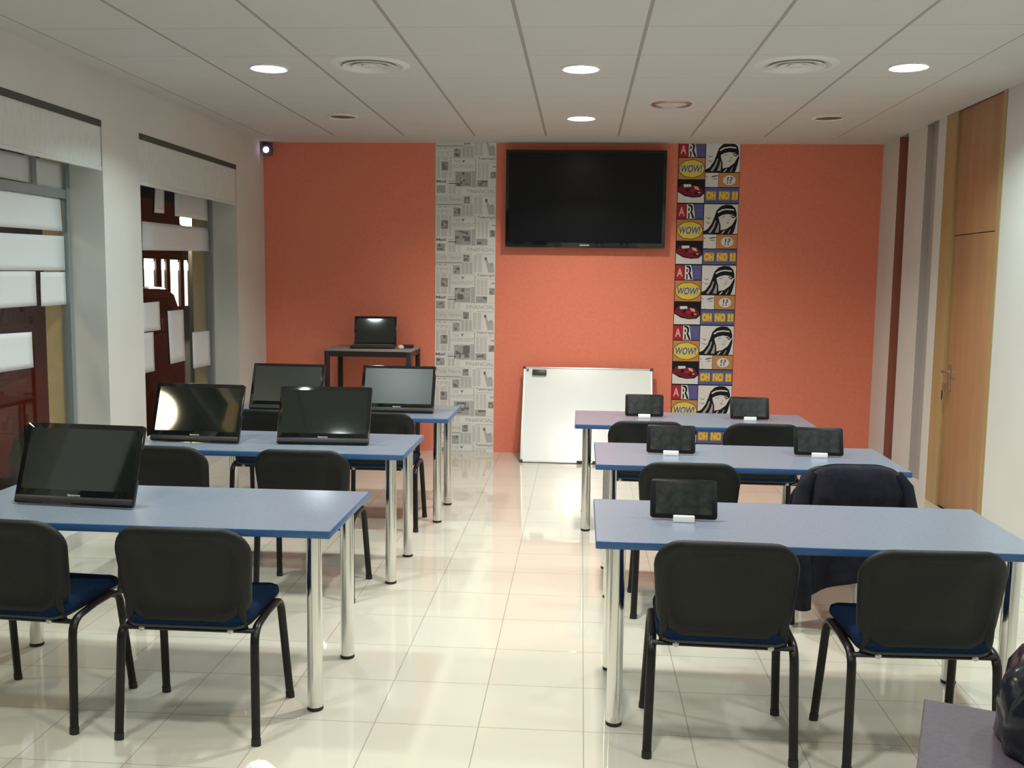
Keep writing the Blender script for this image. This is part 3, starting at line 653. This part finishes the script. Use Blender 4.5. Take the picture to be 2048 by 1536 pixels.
# ------------------------------------------------------------------ tablets in white stands
def make_tablet(x, y, r, lab, lab2):
    t = thing('tablet', lab, 'tablet', (x, y, TZ+0.001), math.radians(r), 'black tablets on the right tables')
    T = Matrix.Translation((0, 0, 0.010)) @ Matrix.Rotation(PI/2-math.radians(22), 4, 'X')
    w, h = 0.268, 0.160
    MB().prism(rrect(w, h, 0.014, 5, 0, h/2), 0.010, 'tabletcase', T @ Matrix.Translation((0, 0, -0.010)), True, 0.003).build('casing', t, sharp=30)
    MB().box(-w/2+0.022, w/2-0.022, 0.018, h-0.018, 0.0, 0.0006, 'tabscreen', 0, T).build('screen', t)
    s = thing('tablet_stand', lab2, 'tablet stand', (x, y, TZ+0.001), math.radians(r), 'white tablet stands on the right tables')
    MB().box(-0.042, 0.042, -0.026, 0.095, 0.0, 0.007, 'whiteplastic', 0.002).build('base', s)
    MB().box(-0.042, 0.042, -0.028, -0.006, 0.0, 0.026, 'whiteplastic', 0.003).build('front_lip', s)
    b0 = T @ Vector((0, 0.0, -0.012)); b1 = T @ Vector((0, 0.105, -0.012))
    MB().add([(-0.03, b0.y, b0.z), (0.03, b0.y, b0.z), (0.03, b1.y, b1.z), (-0.03, b1.y, b1.z), (-0.03, b0.y+0.012, 0.006), (0.03, b0.y+0.012, 0.006), (0.03, b1.y+0.014, 0.006), (-0.03, b1.y+0.014, 0.006)],
             [[0, 1, 2, 3], [3, 2, 6, 7], [0, 3, 7, 4], [1, 5, 6, 2], [4, 7, 6, 5], [0, 4, 5, 1]], 'whiteplastic').build('back_rest', s)
for x, y, r, w in ((0.428, 3.915, -2.5, 'the nearest right table'), (0.512, 5.430, -3, 'the middle right table, nearer the aisle'), (1.328, 5.475, -2, 'the middle right table, nearer the door'),
                   (0.458, 6.905, -2, 'the farthest right table, in front of the whiteboard'), (1.186, 6.88, -1, 'the farthest right table, in front of the comic wallpaper')):
    make_tablet(x, y, r, 'black tablet propped upright on ' + w, 'small white tablet stand on ' + w)

# ------------------------------------------------------------------ tall table with the small laptop
HX0, HX1, HY0, HY1, HZ = -2.352, -1.545, 8.90, 9.45, 1.04
t = thing('tall_table', 'tall dark framed table with a grey top against the orange wall, holding a laptop', 'table', (HX0, HY0, 0))
w, d = HX1-HX0, HY1-HY0
MB().box(0, w, 0, d, HZ-0.022, HZ, 'greytop', 0.002).build('tabletop', t)
MB().box(0.004, w-0.004, 0.004, 0.034, HZ-0.072, HZ-0.022, 'darkwood').box(0.004, w-0.004, d-0.034, d-0.004, HZ-0.072, HZ-0.022, 'darkwood').box(0.004, 0.034, 0.03, d-0.03, HZ-0.072, HZ-0.022, 'darkwood').box(w-0.034, w-0.004, 0.03, d-0.03, HZ-0.072, HZ-0.022, 'darkwood').build('apron', t)
for x in (0.002, w-0.044):
    for y in (0.002, d-0.044): MB().box(x, x+0.042, y, y+0.042, 0, HZ-0.022, 'darkwood', 0.002).build('leg', t)
lp = thing('laptop', 'small open black laptop on the tall table by the orange wall', 'laptop', (-1.925, 9.07, HZ), math.radians(6.3))
MB().box(-0.205, 0.205, -0.12, 0.14, 0.004, 0.026, 'black', 0.004).build('base', lp)
MB().box(-0.18, 0.18, -0.01, 0.12, 0.0262, 0.0268, 'grey').build('keyboard', lp)
LT = Matrix.Translation((0, 0.14, 0.022)) @ Matrix.Rotation(PI/2-math.radians(15.0), 4, 'X')
lid = MB().prism(rrect(0.40, 0.275, 0.01, 4, 0, 0.1375), 0.012, 'gloss', LT @ Matrix.Translation((0, 0, -0.012)), True, 0.002).build('lid', lp, sharp=30)
MB().box(-0.18, 0.18, 0.02, 0.25, 0.0, 0.0005, 'screen', 0, LT).build('screen', lid)
ad = thing('power_adapter', 'small black box on the tall table right of the laptop', 'adapter', (-1.625, 9.16, HZ))
MB().box(-0.06, 0.06, -0.03, 0.03, 0.0, 0.03, 'black', 0.005).build('case', ad)
MB().tube([(-0.055, 0, 0.012), (-0.075, 0.0, 0.01), (-0.09, 0.02, 0.005)], 0.004, 'black', 8).build('cable', ad)
ms = thing('computer_mouse', 'small pale mouse on the tall table in front of the black adapter', 'mouse', (-1.665, 9.04, HZ))
MB().grid([[(0.03*r*math.cos(q*PI/8), 0.05*r*math.sin(q*PI/8), z) for q in range(16)] for r, z in ((0.9, 0.0), (1.0, 0.008), (0.95, 0.018), (0.75, 0.027), (0.4, 0.032), (0.02, 0.033))], 'lamptrim', closed_u=True).build('body', ms)
MB().box(-0.003, 0.003, 0.012, 0.03, 0.028, 0.034, 'grey', 0.001).build('wheel', ms)
mp = tag(MB().box(-1.56-0.11, -1.56, 8.98, 9.12, HZ, HZ+0.0025, 'grey').build('mouse_pad'), 'thin grey pad under the mouse at the right end of the tall table', 'mouse pad')
ms.location.z += 0.0026

# ------------------------------------------------------------------ sheets of paper on the window glass
XP = XG+0.006
SH = {'top left pane of the near window, shaded by the blind': ('A', [(5.40, 2.40), (5.842, 2.40), (5.824, 2.240), (5.40, 2.243)]),
 'top right pane of the near window, shaded by the blind': ('B', [(5.905, 2.40), (6.215, 2.40), (6.206, 2.228), (5.898, 2.222)]),
 'near window just under its crossbar, a long sheet': ('C', [(5.35, 2.176), (6.190, 2.182), (6.200, 1.968), (5.35, 1.960)]),
 'near window, a long sheet second below the crossbar': ('D', [(5.35, 1.924), (6.222, 1.938), (6.220, 1.716), (5.35, 1.710)]),
 'near window, left sheet of the pair below the long ones': ('E', [(5.45, 1.706), (5.869, 1.709), (5.865, 1.499), (5.45, 1.492)]),
 'near window, right sheet of the pair below the long ones': ('F', [(5.925, 1.705), (6.222, 1.707), (6.222, 1.497), (5.915, 1.492)]),
 'near window, the lowest sheet there': ('G', [(5.42, 1.346), (5.798, 1.340), (5.799, 1.122), (5.42, 1.124)]),
 'far window, narrow upright sheet just under the blind': ('H', [(7.619, 2.40), (7.787, 2.40), (7.766, 2.184), (7.585, 2.180)]),
 'far window, wide sheet under the blind beside the frame': ('I', [(7.995, 2.40), (8.705, 2.40), (8.705, 2.178), (7.982, 2.178)]),
 'far window, long sheet below the crossbar': ('J', [(7.372, 2.100), (8.705, 2.115), (8.705, 1.912), (7.358, 1.880)]),
 'far window, squarish sheet beside the white pillar': ('K', [(7.342, 1.480), (7.649, 1.484), (7.654, 1.257), (7.337, 1.258)]),
 'far window, upright sheet half hidden by the white pillar': ('L', [(7.30, 1.250), (7.524, 1.248), (7.524, 0.940), (7.30, 0.941)]),
 'far window, tall upright sheet in the middle': ('M', [(7.797, 1.404), (8.122, 1.406), (8.129, 0.973), (7.821, 0.970)]),
 'far window, upright sheet next to the right frame': ('N', [(8.300, 1.203), (8.70, 1.199), (8.70, 0.885), (8.298, 0.890)])}
for lab, (k, q) in SH.items():
    n = 6; rows_ = []
    for j in range(n+1):
        b = j/n; row = []
        for i in range(n+1):
            a = i/n
            y = (q[0][0]*(1-a)+q[1][0]*a)*(1-b)+(q[3][0]*(1-a)+q[2][0]*a)*b; z = (q[0][1]*(1-a)+q[1][1]*a)*(1-b)+(q[3][1]*(1-a)+q[2][1]*a)*b
            row.append((XP+0.001+0.003*b*b+0.002*math.sin(5*a+len(lab)), y, z))
        rows_.append(row)
    o = MB().grid(rows_, 'paper').build('paper_sheet'); md = o.modifiers.new('thickness', 'SOLIDIFY'); md.thickness = 0.0006; md.offset = 0
    tag(o, 'white paper sheet on the ' + lab, 'paper', 'paper sheets taped to the window glass')

# ------------------------------------------------------------------ black bag and white scrap in the foreground
bg = thing('handbag', 'glossy black bag on the purple grey desk, cut off by the bottom right corner', 'bag', (1.10, 1.98, TZ+0.001), math.radians(-25))
rows_ = []
for s, z in ((0.85, 0.0), (0.98, 0.006), (1.0, 0.05), (0.99, 0.11), (0.93, 0.165), (0.80, 0.205), (0.62, 0.225), (0.3, 0.232), (0.02, 0.233)):
    row = []
    for k in range(48):
        a = 2*PI*k/48; c, sn = math.cos(a), math.sin(a)
        wob = 1+0.035*math.sin(5*a+z*20)+0.025*math.sin(11*a-z*35)
        row.append((0.225*s*wob*abs(c)**0.7*(1 if c > 0 else -1), 0.13*s*wob*abs(sn)**0.7*(1 if sn > 0 else -1), z+0.008*math.sin(3*a)*s*(z > 0.1)))
    rows_.append(row)
MB().grid(rows_, 'leather', closed_u=True).build('body', bg, sharp=80)
MB().tube([(-0.12+0.24*k/14, 0.01, 0.215+0.10*math.sin(PI*k/14)) for k in range(15)], 0.011, 'leather', 10).build('handle', bg)
MB().box(-0.10, 0.10, -0.006, 0.006, 0.222, 0.238, 'steel', 0.003).build('zip', bg)
wp = MB(); rows_ = []
for s, z in ((0.7, 0.0), (1.0, 0.012), (0.98, 0.03), (0.72, 0.05), (0.4, 0.062), (0.02, 0.066)):
    rows_.append([((0.062*s*(1+0.18*math.sin(3*a*PI/12+z*60)))*math.cos(a*PI/12), 0.045*s*(1+0.15*math.cos(4*a*PI/12-z*40))*math.sin(a*PI/12), z) for a in range(24)])
wp.grid(rows_, 'whiteplastic', closed_u=True)
tag(wp.build('crumpled_paper', None, (-1.058, 3.115, 0.001), sharp=80), 'small white rounded object cut off by the bottom edge of the picture, left of centre', 'paper')

# ------------------------------------------------------------------ the street outside, at night
for n, c, r in (('asphalt', (0.05, 0.05, 0.055), 0.5), ('paving', (0.11, 0.10, 0.09), 0.7), ('facade', (0.10, 0.09, 0.085), 0.8), ('carglass', (0.03, 0.012, 0.012), 0.08), ('darkframe', (0.04, 0.038, 0.035), 0.6), ('tyre', (0.02, 0.02, 0.02), 0.8)): M[n] = mat(n, c, r)
M['carred'] = mat('dark_red_car_paint', (0.33, 0.035, 0.012), 0.25, coat=0.6)
M['shoplight'] = mat('lit_shop_window', (0.5, 0.5, 0.45), 0.5, emit=(1.0, 0.92, 0.74), es=1.7)
M['streetlamp'] = mat('street_lamp_glass', (0.9, 0.8, 0.5), 0.4, emit=(1.0, 0.88, 0.55), es=9.0)
struct(MB().box(-4.2, XL-0.02, -4, 40, -0.22, -0.12, 'paving').build('trim_1'))
struct(MB().box(-40, -4.2, -10, 60, -0.35, -0.24, 'asphalt').build('floor_street'))
# building across the street with one lit shop front
struct(MB().box(-13.5, -12.0, 12, 46, -0.3, 8.0, 'facade').build('wall_opposite'))
sf = thing('shop_front', 'brightly lit shop front across the dark street, seen through the far window', 'shop front', (-12.0, 28.3, 0))
f = MB()
f.box(0.0, 0.12, -3.0, 2.6, 2.12, 2.45, 'darkframe').box(0.0, 0.12, -3.0, 2.6, 0.2, 0.75, 'darkframe')
for y0, y1 in ((-3.0, -2.1), (-1.32, -0.98), (-0.62, -0.38), (0.35, 0.62), (1.05, 1.55), (2.25, 2.6)): f.box(0.0, 0.12, y0, y1, 0.75, 2.12, 'darkframe')
f.build('frame', sf)
for y0, y1 in ((-2.1, -1.32), (-0.98, -0.62), (-0.38, 0.35), (0.62, 1.05), (1.55, 2.25)):
    p = MB().box(0.01, 0.04, y0, y1, 0.75, 2.12, 'shoplight').build('pane', sf)
    MB().box(0.04, 0.09, y0+0.06, y1-0.06, 1.82, 2.04, 'streetlamp').build('light_strip', p)
for y in (13.5, 16.2, 18.9, 21.6):
    w_ = thing('shuttered_window', 'dark shuttered window of the building across the street, %s from the left' % {13.5: 'first', 16.2: 'second', 18.9: 'third', 21.6: 'fourth'}[y], 'window', (-12.0, y, 0.2), 0, 'dark windows across the street')
    MB().box(0.0, 0.06, -0.75, 0.75, 0, 1.9, 'darkframe').build('frame', w_)
    MB().box(0.02, 0.075, -0.65, 0.65, 0.1, 1.8, 'carglass').build('pane', w_)
def street_lamp(x, y, watt, label):
    sl_ = thing('street_lamp', label, 'street lamp', (x, y, -0.24))
    MB().tube([(0, 0, 0), (0, 0, 2.55)], 0.05, 'darkframe', 12).build('pole', sl_)
    MB().lathe([(0.05, 2.52), (0.09, 2.58), (0.10, 2.70), (0.05, 2.76)], 'streetlamp', 20).lathe([(0.12, 2.80), (0.175, 2.83), (0.18, 2.94), (0.12, 2.98)], 'streetlamp', 24, cap0=True, cap1=True).build('lantern', sl_)
    MB().lathe([(0.20, 2.98), (0.12, 3.06), (0.0, 3.10)], 'darkframe', 24).build('cap', sl_)
    ld = bpy.data.lights.new('street_light', 'POINT'); ld.energy = watt; ld.color = (1.0, 0.82, 0.55); ld.shadow_soft_size = 0.2
    lo = bpy.data.objects.new('street_light', ld); C.objects.link(lo); lo.parent = sl_; lo.location = (0.0, -0.35, 2.7)
street_lamp(-7.0, 17.36, 160, 'warm glowing street lamp outside the far window')
street_lamp(-4.1, 3.4, 60, 'added street lamp outside the near window, unseen, brightening the tan window reveals')  # added out of view to brighten the tan window reveals
# red car parked outside
car = thing('car', 'dark red car parked outside right behind the far window', 'car', (-5.55, 9.4, -0.24))
body = [(2.02, 0.25), (2.06, 0.75), (2.05, 1.15), (1.95, 1.50), (1.78, 1.72), (1.55, 1.79), (0.4, 1.82), (-0.15, 1.76), (-0.95, 1.12), (-1.85, 1.00), (-2.08, 0.85), (-2.12, 0.45), (-2.05, 0.25)]
CT = Matrix(((0, 0, 1, -0.85), (1, 0, 0, 0), (0, 1, 0, 0), (0, 0, 0, 1)))
MB().prism(body, 1.70, 'carred', CT, True, 0.06).build('body', car, sharp=35)
for x in (0.845, -0.862):
    for q in ([(1.62, 1.30), (1.66, 1.48), (1.50, 1.68), (0.92, 1.70), (0.92, 1.26)], [(0.84, 1.26), (0.84, 1.70), (0.40, 1.70), (-0.06, 1.66), (-0.62, 1.20)]):
        MB().prism(q, 0.017, 'carglass', Matrix(((0, 0, 1, x), (1, 0, 0, 0), (0, 1, 0, 0), (0, 0, 0, 1)))).build('side_window', car)
MB().box(0.85, 0.868, 1.36, 1.52, 1.30, 1.45, 'copper', 0.005).build('side_reflection', car)  # orange patch put in for a reflection on the car side
for y in (0.70, -0.25): MB().box(0.85, 0.875, y, y+0.16, 1.08, 1.11, 'chrome', 0.004).build('door_handle', car)
for y in (-1.35, 1.35):
    for x in (-0.78, 0.78):
        wl = MB().lathe([(0.19, -0.09), (0.31, -0.10), (0.325, -0.07), (0.325, 0.07), (0.31, 0.10), (0.19, 0.09)], 'tyre', 32, Matrix.Rotation(PI/2, 4, 'Y')).build('wheel', car, (x, y, 0.325))
        MB().lathe([(0.0, 0.07), (0.05, 0.085), (0.19, 0.07), (0.19, -0.07), (0.0, -0.07)], 'steel', 32, Matrix.Rotation(PI/2 if x > 0 else -PI/2, 4, 'Y')).build('rim', wl)
